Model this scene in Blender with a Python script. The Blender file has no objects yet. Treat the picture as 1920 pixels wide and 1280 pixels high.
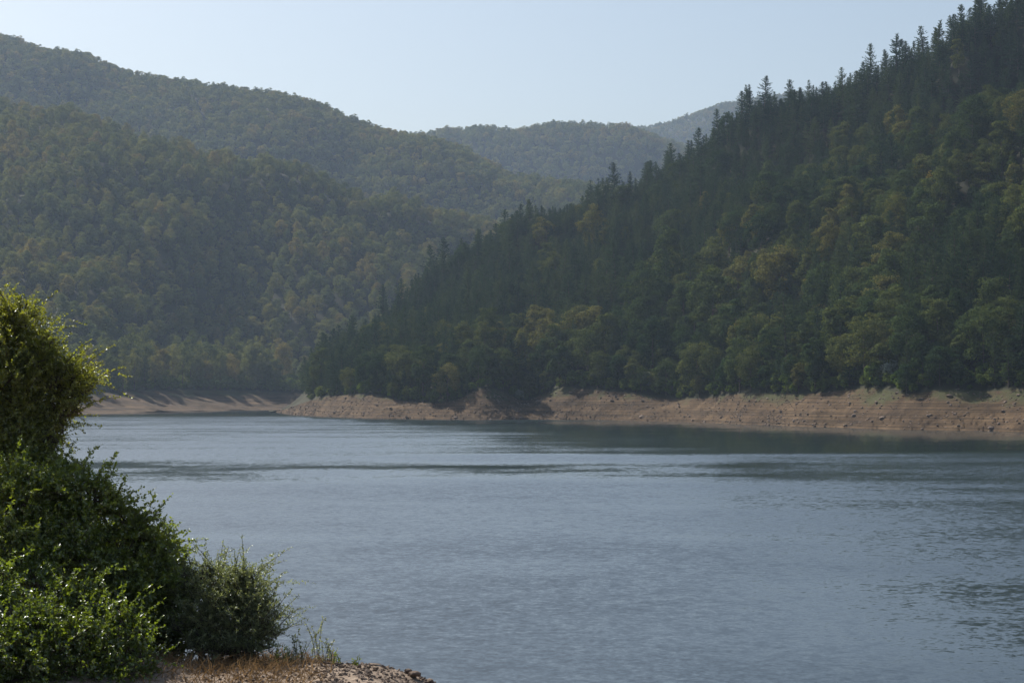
import bpy, math
import numpy as np
from mathutils import Vector, Matrix

SC = bpy.context.scene
COL = SC.collection
RNG = np.random.default_rng(7)

# ------------------------------------------------------------------ camera, sky, sun, exposure
F = 3583.0                      # focal length in photo pixels (1920 wide)
CAM_Z = 10.0                    # the drawn-down water lies ten metres below the eye
PITCH = math.atan2(93.0, F)
cam_d = bpy.data.cameras.new('camera'); cam = bpy.data.objects.new('camera', cam_d); COL.objects.link(cam)
cam_d.sensor_width = 36.0; cam_d.lens = 36.0 * F / 1920.0
cam_d.clip_start = 0.1; cam_d.clip_end = 20000
cam.location = (0, 0, CAM_Z); cam.rotation_euler = (math.pi / 2 + PITCH, 0, 0)
SC.camera = cam

SUN_AZ, SUN_EL = math.radians(-42.0), math.radians(44.0)   # ahead of the camera, to the left
SUN_DIR = Vector((math.sin(SUN_AZ) * math.cos(SUN_EL), math.cos(SUN_AZ) * math.cos(SUN_EL), math.sin(SUN_EL)))
world = bpy.data.worlds.new('World'); SC.world = world; world.use_nodes = True
wn = world.node_tree.nodes; wl = world.node_tree.links
bg = wn['Background']; bg.inputs[1].default_value = 0.075
sky = wn.new('ShaderNodeTexSky'); sky.sky_type = 'NISHITA'; sky.sun_disc = False
sky.sun_elevation = SUN_EL; sky.sun_rotation = SUN_AZ
sky.altitude = 600; sky.air_density = 1.2; sky.dust_density = 3.8; sky.ozone_density = 0.9
wl.new(sky.outputs[0], bg.inputs[0])
sun_d = bpy.data.lights.new('sun', 'SUN'); sun = bpy.data.objects.new('sun', sun_d); COL.objects.link(sun)
sun_d.energy = 5.0; sun_d.angle = math.radians(0.53); sun_d.color = (1.0, 0.93, 0.83)
sun.rotation_euler = SUN_DIR.to_track_quat('Z', 'Y').to_euler(); sun.location = (0, 0, 900)
SC.view_settings.view_transform = 'Standard'; SC.view_settings.look = 'None'
SC.view_settings.exposure = 0.56; SC.view_settings.gamma = 1.0; SC.view_settings.use_curve_mapping = False
HAZE_DENSITY = 7.9e-5
HAZE_COLOR = (0.56, 0.74, 1.0)
cy = SC.cycles
cy.max_bounces = 4; cy.diffuse_bounces = 1; cy.glossy_bounces = 2; cy.transmission_bounces = 2
cy.volume_bounces = 0; cy.transparent_max_bounces = 6
cy.use_denoising = True
cy.sample_clamp_indirect = 4.0

# ------------------------------------------------------------------ helpers
def at(px, py, d):
    """photo pixel + forward distance in metres -> world point"""
    y = F * math.cos(PITCH) - (640 - py) * math.sin(PITCH)
    z = F * math.sin(PITCH) + (640 - py) * math.cos(PITCH)
    return np.array([(px - 960) * d / y, d, CAM_Z + z * d / y])

def project(p):
    p = np.atleast_2d(p)
    x, y, z = p[:, 0], p[:, 1], p[:, 2] - CAM_Z
    yc = y * math.cos(PITCH) + z * math.sin(PITCH)
    zc = -y * math.sin(PITCH) + z * math.cos(PITCH)
    yc = np.maximum(yc, 1e-3)
    return 960 + F * x / yc, 640 - F * zc / yc

def hash2(i, j, s):
    n = (i.astype(np.int64) * 374761393 + j.astype(np.int64) * 668265263 + s * 1442695041) & 0x7fffffff
    n = ((n ^ (n >> 13)) * 1274126177) & 0x7fffffff
    n = ((n ^ (n >> 16)) * 1911520717) & 0x7fffffff
    return (n & 0xffffff) / float(0xffffff)

def noise2(x, y, s=0):
    x = np.asarray(x, float); y = np.asarray(y, float)
    i = np.floor(x); j = np.floor(y); a = x - i; b = y - j
    a = a * a * (3 - 2 * a); b = b * b * (3 - 2 * b)
    i = i.astype(np.int64); j = j.astype(np.int64)
    v = (hash2(i, j, s) * (1 - a) + hash2(i + 1, j, s) * a) * (1 - b) + (hash2(i, j + 1, s) * (1 - a) + hash2(i + 1, j + 1, s) * a) * b
    return v * 2 - 1

def fbm(x, y, s=0, o=4):
    t = 0; a = 1.0; f = 1.0
    for k in range(o):
        t = t + a * noise2(x * f, y * f, s + k * 17); a *= 0.5; f *= 2.03
    return t

def sstep(a, b, x):
    t = np.clip((np.asarray(x, float) - a) / (b - a), 0, 1)
    return t * t * (3 - 2 * t)

def mesh_np(name, verts, faces, mats=(), mat_idx=None, smooth=False):
    me = bpy.data.meshes.new(name)
    verts = np.asarray(verts, np.float32).reshape(-1, 3)
    if isinstance(faces, np.ndarray): faces = [faces]
    faces = [np.asarray(f, np.int32) for f in faces if len(f)]
    nl = sum(f.size for f in faces); nf = sum(len(f) for f in faces)
    me.vertices.add(len(verts)); me.vertices.foreach_set('co', verts.ravel())
    me.loops.add(nl); me.polygons.add(nf)
    me.loops.foreach_set('vertex_index', np.concatenate([f.ravel() for f in faces]))
    starts = []; o = 0
    for f in faces:
        starts.append(o + np.arange(len(f)) * f.shape[1]); o += f.size
    me.polygons.foreach_set('loop_start', np.concatenate(starts).astype(np.int32))
    for m in mats: me.materials.append(m)
    if mat_idx is not None: me.polygons.foreach_set('material_index', np.asarray(mat_idx, np.int32))
    if smooth: me.polygons.foreach_set('use_smooth', np.ones(nf, bool))
    me.update(calc_edges=True); me.validate()
    return me

def obj(name, me, parent=None, **props):
    o = bpy.data.objects.new(name, me); COL.objects.link(o)
    if parent is not None: o.parent = parent
    for k, v in props.items(): o[k] = v
    return o

def nrm(v):
    return v / np.maximum(np.linalg.norm(v, axis=-1, keepdims=True), 1e-9)

def rand_dir(n, rng):
    return nrm(rng.normal(size=(n, 3)))

def grid_faces(nu, nv):
    i = np.arange(nu - 1)[:, None]; j = np.arange(nv - 1)[None, :]
    a = (i * nv + j).ravel()
    return np.stack([a, a + nv, a + nv + 1, a + 1], 1)

def catmull(P, n):
    """P: (m, k) -> (n, k), Catmull-Rom through the points"""
    P = np.asarray(P, float); m = len(P)
    t = np.linspace(0, m - 1, n); i = np.clip(t.astype(int), 0, m - 2); f = (t - i)[:, None]
    g = lambda k: P[np.clip(i + k, 0, m - 1)]
    p0, p1, p2, p3 = g(-1), g(0), g(1), g(2)
    return 0.5 * ((2 * p1) + (-p0 + p2) * f + (2 * p0 - 5 * p1 + 4 * p2 - p3) * f ** 2 + (-p0 + 3 * p1 - 3 * p2 + p3) * f ** 3)

def interp_rows(rows, nu, nv, smooth_v=True):
    """rows: list of (m,3) control curves -> (nu, nv, 3)"""
    R = np.stack([catmull(r, nu) for r in rows], 1)
    if smooth_v:
        k = R.shape[1]
        out = catmull(R.transpose(1, 0, 2).reshape(k, -1), nv).reshape(nv, nu, 3).transpose(1, 0, 2)
    else:
        k = R.shape[1]; t = np.linspace(0, k - 1, nv); i = np.clip(t.astype(int), 0, k - 2); f = (t - i)[None, :, None]
        out = R[:, i] * (1 - f) + R[:, i + 1] * f
    return out

def tube(pts, radii, seg=5):
    pts = np.asarray(pts, float); radii = np.asarray(radii, float); n = len(pts)
    t = np.gradient(pts, axis=0); t = nrm(t)
    up = np.where(np.abs(t[:, 2:3]) > 0.9, np.array([[1.0, 0, 0]]), np.array([[0, 0, 1.0]]))
    a = nrm(np.cross(t, up)); b = np.cross(t, a)
    ang = np.linspace(0, 2 * np.pi, seg, endpoint=False)
    ring = pts[:, None] + radii[:, None, None] * (np.cos(ang)[None, :, None] * a[:, None] + np.sin(ang)[None, :, None] * b[:, None])
    V = ring.reshape(-1, 3); fs = []
    i = np.arange(n - 1)[:, None]; j = np.arange(seg)[None, :]
    fs = np.stack([i * seg + j, i * seg + (j + 1) % seg, (i + 1) * seg + (j + 1) % seg, (i + 1) * seg + j], -1).reshape(-1, 4)
    return V, fs

class Acc:
    """collects vertices, triangles and quads into one mesh"""
    def __init__(s): s.v = []; s.q = []; s.t = []; s.n = 0
    def add(s, V, Fc):
        V = np.asarray(V, float).reshape(-1, 3); Fc = np.asarray(Fc, int)
        (s.q if Fc.shape[1] == 4 else s.t).append(Fc + s.n); s.v.append(V); s.n += len(V)
    def mesh(s, name, mats, smooth=False):
        return mesh_np(name, np.concatenate(s.v), [np.concatenate(x) for x in (s.q, s.t) if x], mats, smooth=smooth)

# ------------------------------------------------------------------ materials
def new_mat(name):
    m = bpy.data.materials.new(name); m.use_nodes = True
    n = m.node_tree.nodes; n.clear(); return m, n, m.node_tree.links

def node(n, typ, **kw):
    x = n.new(typ)
    for k, v in kw.items():
        if k == 'inputs':
            for a, b in v.items(): x.inputs[a].default_value = b
        else: setattr(x, k, v)
    return x

def ramp(n, stops, interp='LINEAR'):
    r = n.new('ShaderNodeValToRGB'); r.color_ramp.interpolation = interp
    e = r.color_ramp.elements
    while len(e) < len(stops): e.new(0.5)
    for el, (p, c) in zip(e, stops): el.position = p; el.color = (*c, 1)
    return r

def foliage_mat(name, stops, transl=0.35, warm=(1.25, 1.15, 0.55), noise_scale=0.35, gloss=0.0, rough=0.4):
    m, n, l = new_mat(name)
    info = n.new('ShaderNodeObjectInfo'); r = ramp(n, stops)
    geo = n.new('ShaderNodeNewGeometry')
    nz = node(n, 'ShaderNodeTexNoise', inputs={'Scale': noise_scale, 'Detail': 2.0})
    l.new(geo.outputs['Position'], nz.inputs['Vector'])
    add = node(n, 'ShaderNodeMath', operation='MULTIPLY_ADD'); add.inputs[1].default_value = 0.7; add.inputs[2].default_value = -0.35
    l.new(nz.outputs['Fac'], add.inputs[0])
    ad2 = node(n, 'ShaderNodeMath', operation='ADD', use_clamp=True)
    l.new(info.outputs['Random'], ad2.inputs[0]); l.new(add.outputs[0], ad2.inputs[1])
    big = node(n, 'ShaderNodeTexNoise', inputs={'Scale': 0.016, 'Detail': 3.0}); l.new(geo.outputs['Position'], big.inputs['Vector'])
    bm_ = node(n, 'ShaderNodeMath', operation='MULTIPLY_ADD'); bm_.inputs[1].default_value = 1.3; bm_.inputs[2].default_value = -0.65; l.new(big.outputs['Fac'], bm_.inputs[0])
    ad3 = node(n, 'ShaderNodeMath', operation='ADD', use_clamp=True); l.new(ad2.outputs[0], ad3.inputs[0]); l.new(bm_.outputs[0], ad3.inputs[1])
    l.new(ad3.outputs[0], r.inputs[0])
    rnd = node(n, 'ShaderNodeHueSaturation'); l.new(r.outputs[0], rnd.inputs['Color'])
    rv = node(n, 'ShaderNodeMapRange', inputs={3: 0.7, 4: 1.35}); l.new(geo.outputs['Random Per Island'], rv.inputs[0])
    l.new(rv.outputs[0], rnd.inputs['Value'])
    dif = n.new('ShaderNodeBsdfDiffuse'); tr = n.new('ShaderNodeBsdfTranslucent')
    mulc = node(n, 'ShaderNodeMix', data_type='RGBA', blend_type='MULTIPLY'); mulc.inputs[0].default_value = 1.0
    l.new(rnd.outputs[0], mulc.inputs[6]); mulc.inputs[7].default_value = (*warm, 1)
    l.new(rnd.outputs[0], dif.inputs[0]); l.new(mulc.outputs[2], tr.inputs[0])
    mx = n.new('ShaderNodeMixShader'); mx.inputs[0].default_value = transl
    l.new(dif.outputs[0], mx.inputs[1]); l.new(tr.outputs[0], mx.inputs[2])
    out = n.new('ShaderNodeOutputMaterial'); last = mx
    if gloss > 0:
        g = node(n, 'ShaderNodeBsdfGlossy', inputs={'Roughness': rough}); g.inputs[0].default_value = (0.9, 0.95, 1, 1)
        m2 = n.new('ShaderNodeMixShader'); m2.inputs[0].default_value = gloss
        l.new(mx.outputs[0], m2.inputs[1]); l.new(g.outputs[0], m2.inputs[2]); last = m2
    l.new(last.outputs[0], out.inputs[0])
    return m

def rough_mat(name, stops, scale=1.0, detail=6.0, bump=0.0, bump_scale=None, rough=0.95, coord='Object'):
    m, n, l = new_mat(name)
    tc = n.new('ShaderNodeTexCoord')
    nz = node(n, 'ShaderNodeTexNoise', inputs={'Scale': scale, 'Detail': detail, 'Roughness': 0.65}); l.new(tc.outputs[coord], nz.inputs['Vector'])
    r = ramp(n, stops); l.new(nz.outputs['Fac'], r.inputs[0])
    p = node(n, 'ShaderNodeBsdfPrincipled', inputs={'Roughness': rough, 'Specular IOR Level': 0.2}); l.new(r.outputs[0], p.inputs['Base Color'])
    if bump > 0:
        nb = node(n, 'ShaderNodeTexNoise', inputs={'Scale': bump_scale or scale * 4, 'Detail': 5.0}); l.new(tc.outputs[coord], nb.inputs['Vector'])
        b = node(n, 'ShaderNodeBump', inputs={'Strength': 0.8, 'Distance': bump}); l.new(nb.outputs['Fac'], b.inputs['Height']); l.new(b.outputs[0], p.inputs['Normal'])
    out = n.new('ShaderNodeOutputMaterial'); l.new(p.outputs[0], out.inputs[0])
    return m

M_BARK = rough_mat('bark', [(0.3, (0.06, 0.045, 0.035)), (0.7, (0.14, 0.11, 0.09))], 3.0)
M_LITTER = rough_mat('forest_floor', [(0.35, (0.018, 0.022, 0.010)), (0.65, (0.034, 0.032, 0.016))], 0.15)
M_PINE = foliage_mat('pine_needles', [(0.0, (0.026, 0.048, 0.030)), (0.5, (0.042, 0.070, 0.038)), (1.0, (0.068, 0.092, 0.042))], 0.25, (1.1, 1.1, 0.7))
M_BROAD = foliage_mat('broadleaf_foliage', [(0.0, (0.030, 0.056, 0.026)), (0.45, (0.060, 0.087, 0.034)), (0.85, (0.098, 0.116, 0.040)), (1.0, (0.125, 0.125, 0.044))], 0.30)
M_BEECH = foliage_mat('beech_foliage', [(0.0, (0.095, 0.125, 0.060)), (0.4, (0.138, 0.160, 0.066)), (0.8, (0.172, 0.180, 0.070)), (1.0, (0.205, 0.178, 0.074))], 0.34)
M_YELLOW = foliage_mat('yellowing_foliage', [(0.0, (0.20, 0.15, 0.02)), (1.0, (0.26, 0.20, 0.03))], 0.4)
M_SHRUB = foliage_mat('shrub_foliage', [(0.0, (0.08, 0.13, 0.03)), (0.6, (0.11, 0.15, 0.04)), (1.0, (0.13, 0.16, 0.06))], 0.4)
M_SILVER = foliage_mat('silver_foliage', [(0.0, (0.20, 0.23, 0.17)), (1.0, (0.30, 0.32, 0.25))], 0.35, (1.0, 1.0, 0.9))

# ------------------------------------------------------------------ tree meshes
def leaf_quads(C, N, size, rng, stretch=1.0):
    n = len(C); N = nrm(N); t = nrm(np.cross(N, rand_dir(n, rng))); b = np.cross(N, t)
    s = size[:, None] if np.ndim(size) else np.full((n, 1), size)
    a0 = C - t * s * 0.5 * stretch; a2 = C + t * s * 0.5 * stretch
    a1 = C + b * s * 0.42 + N * s * rng.uniform(-.15, .15, (n, 1)); a3 = C - b * s * 0.42 + N * s * rng.uniform(-.15, .15, (n, 1))
    V = np.stack([a0, a1, a2, a3], 1).reshape(-1, 3)
    return V, np.arange(4 * n).reshape(n, 4)

def broad_tree(seed, H=16.0, R=5.4, n_cl=46, per=80, leaf=0.5, base=0.2, oval=1.0):
    rng = np.random.default_rng(seed)
    cz = H * (base + 1) / 2; rz = H * (1 - base) / 2
    Cs, Ns = [], []
    k = 0; ph = rng.uniform(0, 6.28, 4)
    for i in range(n_cl):
        d = rand_dir(1, rng)[0]
        if d[2] < -0.9: d[2] *= -1
        az = math.atan2(d[1], d[0])
        env = 1 + 0.16 * math.sin(2 * az + ph[0]) + 0.12 * math.sin(3 * az + ph[1] + 2 * d[2]) + rng.uniform(-.12, .12)
        wid = R * env * (1 - 0.25 * max(0, -d[2]))
        c = np.array([d[0] * wid, d[1] * wid, d[2] * rz * env * oval]) * rng.uniform(0.58, 0.76)
        cr = rng.uniform(0.26, 0.40) * R
        m = int(per * rng.uniform(0.7, 1.3))
        u = rand_dir(m, rng); u = nrm(u + 0.55 * d + np.array([0, 0, 0.35]))
        rad = cr * rng.uniform(0.55, 1.08, (m, 1))
        P = c + u * rad * np.array([1.1, 1.1, 0.8])
        Cs.append(P); Ns.append(nrm(u + 0.38 * rng.normal(size=(m, 3))))
    C = np.concatenate(Cs) + np.array([0, 0, cz]); N = np.concatenate(Ns)
    V, Q = leaf_quads(C, N, leaf * rng.uniform(0.7, 1.4, len(C)), rng)
    acc = Acc()
    zt = np.linspace(0, 1, 6); sway = rng.uniform(-.4, .4, 2)
    P = np.stack([sway[0] * zt ** 2, sway[1] * zt ** 2, -0.8 + zt * H * 0.72], 1)
    acc.add(*tube(P, np.linspace(0.26, 0.07, 6) * H / 16, 6))
    for i in range(6):
        a = rng.uniform(0, 6.28); z0 = H * rng.uniform(base, 0.55)
        s0 = np.array([sway[0] * (z0 / H) ** 2, sway[1] * (z0 / H) ** 2, z0]); L = R * rng.uniform(.5, .75)
        s1 = s0 + np.array([math.cos(a) * L, math.sin(a) * L, L * rng.uniform(.4, .9)])
        acc.add(*tube([s0, (s0 + s1) / 2 + [0, 0, -0.2], s1], [0.1, 0.07, 0.03], 4))
    return (V, Q), acc

def pine_tree(seed, H=16.5, R=3.4, step=0.60, base=0.16, dens=1.0, tuft=0.62):
    rng = np.random.default_rng(seed)
    tip, out, wid = [], [], []
    z = H * base; lean = rng.uniform(-.6, .6, 2); bare = rng.uniform(0, 6.28)
    while z < H * 0.985:
        t = (z - H * base) / (H * (1 - base))
        prof = min(1.0, 0.6 + 2.2 * t) * (1 - t) ** 0.62 + 0.05
        nb = int(rng.integers(4, 7)); a0 = rng.uniform(0, 6.28)
        for b in range(nb):
            if rng.random() < 0.16 or math.cos(a0 + b * 6.28 / nb - bare) > 1.25 - 0.35 * math.sin(z * .9 + bare): continue
            a = a0 + b * 6.28 / nb + rng.uniform(-.35, .35)
            L = R * prof * rng.uniform(0.6, 1.2)
            if rng.random() < 0.07: L *= 1.3
            el = math.radians(-8 + 42 * t + rng.uniform(-9, 9))
            m = max(2, int(L / 0.3 * dens))
            s = (np.arange(m) + rng.uniform(.1, .9, m)) / m
            droop = -0.10 * L * s ** 2 + 0.10 * L * s ** 4
            dx, dy = math.cos(a), math.sin(a)
            P = np.stack([dx * s * L * math.cos(el), dy * s * L * math.cos(el), z + s * L * math.sin(el) + droop], 1)
            P[:, 0] += lean[0] * (z / H) ** 2; P[:, 1] += lean[1] * (z / H) ** 2
            for q in range(3):
                ja = a + rng.uniform(-1.1, 1.1, m); je = el + rng.uniform(-.25, .85, m)
                o = np.stack([np.cos(ja) * np.cos(je), np.sin(ja) * np.cos(je), np.sin(je)], 1)
                tip.append(P + rng.normal(size=(m, 3)) * 0.08); out.append(o); wid.append(tuft * rng.uniform(.7, 1.25, m) * (0.65 + 0.35 * (1 - t)))
        z += step * rng.uniform(.75, 1.25) * (1 - 0.35 * t)
    C = np.concatenate(tip); O = np.concatenate(out); W = np.concatenate(wid)[:, None]
    side = nrm(np.cross(O, rand_dir(len(C), rng)))
    V = np.stack([C - O * W * .25 + side * W * .24, C - O * W * .25 - side * W * .24, C + O * W * .85], 1).reshape(-1, 3)
    T = np.arange(len(V)).reshape(-1, 3)
    acc = Acc(); zt = np.linspace(0, 1, 7)
    acc.add(*tube(np.stack([lean[0] * zt ** 2, lean[1] * zt ** 2, -1.0 + zt * (H + 1.0)], 1), np.linspace(0.24, 0.03, 7) * H / 18, 6))
    for i in range(10):     # bare lower limbs
        a = rng.uniform(0, 6.28); z0 = H * rng.uniform(.08, .5); L = R * rng.uniform(.4, .8)
        acc.add(*tube([[0, 0, z0], [math.cos(a) * L, math.sin(a) * L, z0 + L * .12]], [0.06, 0.02], 4))
    return (V, T), acc

def proto_meshes(tag, make, seeds, mat, coll=None):
    """list of (crown mesh, trunk mesh); with coll also joined copies for the far masses"""
    out = []
    for i, s in enumerate(seeds):
        (V, Fc), acc = make(s)
        crown = mesh_np(tag + '_crown', V, Fc, [mat])
        trunk = acc.mesh(tag + '_trunk', [M_BARK], smooth=True)
        out.append((crown, trunk))
    return out

def joined(tag, make, seeds, mat, extra_mats=()):
    """a collection of one-mesh trees, only used as instances inside the forest masses"""
    c = bpy.data.collections.new(tag)
    for i, s in enumerate(seeds):
        (V, Fc), acc = make(s)
        TV = np.concatenate(acc.v); TQ = np.concatenate(acc.q)
        mt = mat if not extra_mats else ([mat] + list(extra_mats))[i % (1 + len(extra_mats))]
        fs = [Fc, TQ + len(V)]
        if Fc.shape[1] == 3: pass
        me = mesh_np(tag + '_tree', np.concatenate([V, TV]), fs, [mt, M_BARK], np.r_[np.zeros(len(Fc), int), np.ones(len(TQ), int)])
        o = bpy.data.objects.new('%s_%02d' % (tag, i), me); c.objects.link(o)
    return c, len(seeds)

def gn_scatter(name, pts, rot, scl, idx, coll, **props):
    """one object: a mass of instances on points"""
    me = bpy.data.meshes.new(name); me.vertices.add(len(pts)); me.vertices.foreach_set('co', np.asarray(pts, np.float32).ravel())
    for nm, typ, key, val in (('rot', 'FLOAT_VECTOR', 'vector', rot), ('scl', 'FLOAT_VECTOR', 'vector', scl)):
        a = me.attributes.new(nm, typ, 'POINT'); a.data.foreach_set(key, np.asarray(val, np.float32).ravel())
    a = me.attributes.new('idx', 'INT', 'POINT'); a.data.foreach_set('value', np.asarray(idx, np.int32))
    o = obj(name, me, **props)
    g = bpy.data.node_groups.new(name + '_scatter', 'GeometryNodeTree')
    g.interface.new_socket('Geometry', in_out='INPUT', socket_type='NodeSocketGeometry')
    g.interface.new_socket('Geometry', in_out='OUTPUT', socket_type='NodeSocketGeometry')
    n = g.nodes; l = g.links
    gi = n.new('NodeGroupInput'); go = n.new('NodeGroupOutput')
    ip = n.new('GeometryNodeInstanceOnPoints'); ci = n.new('GeometryNodeCollectionInfo')
    ci.inputs['Collection'].default_value = coll; ci.inputs['Separate Children'].default_value = True; ci.inputs['Reset Children'].default_value = True
    ip.inputs['Pick Instance'].default_value = True
    def attr(nm, t):
        x = n.new('GeometryNodeInputNamedAttribute'); x.data_type = t; x.inputs['Name'].default_value = nm
        return [s for s in x.outputs if s.enabled and s.name == 'Attribute'][0]
    l.new(gi.outputs[0], ip.inputs['Points']); l.new(ci.outputs[0], ip.inputs['Instance'])
    l.new(attr('idx', 'INT'), ip.inputs['Instance Index']); l.new(attr('rot', 'FLOAT_VECTOR'), ip.inputs['Rotation']); l.new(attr('scl', 'FLOAT_VECTOR'), ip.inputs['Scale'])
    l.new(ip.outputs[0], go.inputs[0])
    md = o.modifiers.new('scatter', 'NODES'); md.node_group = g
    return o

def poisson(P, r):
    """keep points at least r apart (r per point), in order"""
    keep = []; cell = {}; R = float(np.max(r)); 
    for i in range(len(P)):
        x, y = P[i, 0], P[i, 1]; ci, cj = int(x // R), int(y // R); ok = True
        for a in (-1, 0, 1):
            for b in (-1, 0, 1):
                for k in cell.get((ci + a, cj + b), ()):
                    q = 0.5 * (r[i] + r[k])
                    if (P[k, 0] - x) ** 2 + (P[k, 1] - y) ** 2 < q * q: ok = False; break
                if not ok: break
            if not ok: break
        if ok: cell.setdefault((ci, cj), []).append(i); keep.append(i)
    return np.array(keep, int)

def sample_grid(G, n, rng, vmin=0.0, vmax=1.0):
    """area-weighted random points on a lofted grid, with (u, v) in 0..1"""
    nu, nv = G.shape[:2]
    a = G[1:, :-1] - G[:-1, :-1]; b = G[:-1, 1:] - G[:-1, :-1]
    area = np.linalg.norm(np.cross(a, b), axis=2)
    vv = (np.arange(nv - 1) + .5) / (nv - 1); area = area * ((vv >= vmin) & (vv <= vmax))[None, :]
    c = np.cumsum(area.ravel()); k = np.searchsorted(c, rng.random(n) * c[-1])
    i, j = np.unravel_index(np.clip(k, 0, area.size - 1), area.shape)
    fu, fv = rng.random(n)[:, None], rng.random(n)[:, None]
    p = (G[i, j] * (1 - fu) + G[i + 1, j] * fu) * (1 - fv) + (G[i, j + 1] * (1 - fu) + G[i + 1, j + 1] * fu) * fv
    return p, (i + fu[:, 0]) / (nu - 1), (j + fv[:, 0]) / (nv - 1)

# ------------------------------------------------------------------ the land
def lake_bed():
    s = 5000.0
    me = mesh_np('ground', [[-s, -200, -14], [s, -200, -14], [s, 5000, -14], [-s, 5000, -14]], np.array([[0, 1, 2, 3]]), [M_LITTER])
    obj('ground', me, kind='structure')
lake_bed()

def ip(xs, ys, x):
    return np.interp(x, xs, ys)

# --- the wooded spur on the right: shoreline, bank edge, slope, crest
R_PX = np.array([505, 530, 560, 600, 650, 700, 760, 820, 860, 890, 920, 950, 985, 1020, 1055, 1090, 1140, 1200, 1260, 1330, 1400, 1500, 1580, 1640, 1700, 1780, 1850, 1920, 2050, 2300, 2800, 3400], float)
SH_X = [505, 530, 560, 600, 650, 700, 800, 900, 1000, 1100, 1200, 1300, 1400, 1500, 1600, 1700, 1800, 1920, 2300, 2800, 3400]
SH_Y = [771, 774.5, 778, 781, 783, 785, 786, 787, 786, 787, 789, 791, 795, 799, 802, 805, 807, 809.5, 815, 818, 818]
BK_X = [505, 530, 560, 600, 650, 700, 760, 820, 860, 890, 920, 950, 985, 1020, 1055, 1090, 1140, 1200, 1260, 1330, 1400, 1500, 1580, 1640, 1700, 1780, 1850, 1920, 3400]
BK_Y = [772, 768, 758, 746, 741, 741, 752, 756, 748, 733, 727, 738, 750, 738, 725, 729, 733, 738, 748, 745, 737, 739, 732, 727, 738, 729, 733, 729, 727]
CR_X = [505, 530, 560, 600, 650, 700, 800, 900, 1000, 1100, 1200, 1300, 1400, 1500, 1600, 1700, 1800, 1920, 2300, 2800, 3400]
CR_Y = [773, 768, 752, 724, 696, 662, 600, 545, 493, 455, 424, 378, 322, 270, 226, 186, 148, 94, -40, -160, -240]
CR_D = [905, 895, 885, 890, 910, 930, 955, 965, 970, 965, 950, 930, 905, 880, 860, 840, 820, 800, 740, 690, 650]
sh_d = 35830.0 / (ip(SH_X, SH_Y, R_PX) - 733.0)
bk_off = 20 + 4 * np.sin(R_PX * 0.021) ; bk_off[:3] = [3, 6, 12]
r_under = np.array([at(p, 733, d - 22) for p, d in zip(R_PX, sh_d)]); r_under[:, 2] = -9
r_shore = np.array([at(p, 733, d) for p, d in zip(R_PX, sh_d)]); r_shore[:, 2] = 0
r_bank = np.array([at(p, y, d + o) for p, y, d, o in zip(R_PX, ip(BK_X, BK_Y, R_PX), sh_d, bk_off)]); r_bank[0, 2] = 0.4
r_crest = np.array([at(p, y, d) for p, y, d in zip(R_PX, ip(CR_X, CR_Y, R_PX), ip(CR_X, CR_D, R_PX))]); r_crest[0, 2] = 0.2
r_mid = 0.5 * r_bank + 0.5 * r_crest; r_mid[3:, 2] += 5
r_q1 = 0.75 * r_bank + 0.25 * r_crest; r_q1[3:, 2] += 3
r_q3 = 0.25 * r_bank + 0.75 * r_crest; r_q3[3:, 2] += 3.5
r_back = r_crest + np.array([60, 240, 0]); r_back[:, 2] = -12
r_back[:5] = r_crest[:5] + np.array([[2, 4, 0], [6, 12, 0], [14, 30, 0], [26, 70, 0], [40, 140, 0]]); r_back[:5, 2] = [-1.5, -3, -5, -8, -10]

# bank: terraced eroded earth
NU_B, NV_B = 900, 46
BG = interp_rows([r_under, r_shore, r_bank], NU_B, NV_B, smooth_v=False)
upx = catmull(R_PX[:, None], NU_B)[:, 0]
x, y, z = BG[..., 0], BG[..., 1], BG[..., 2]
fade = sstep(-3, 1.0, z)
edge = 1 - sstep(0.93, 1.0, np.linspace(0, 1, NV_B))[None, :]
dz = (0.7 * fbm(x / 16, y / 16, 3, 3) + 0.14 * fbm(x / 2.6, y / 2.6, 9, 3)) * fade
dz += -1.3 * np.clip(0.35 - np.abs(noise2(x / 21, y / 60, 31)), 0, 1) * sstep(1, 6, z)     # runnels
BG[..., 2] += dz * edge
zz = BG[..., 2]; st = 0.7
low = 1 - sstep(2.5, 5.5, zz)
BG[..., 2] = np.where(zz > -0.5, zz + low * edge * (np.round(zz / st) * st - zz) * 0.95, zz)

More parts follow.
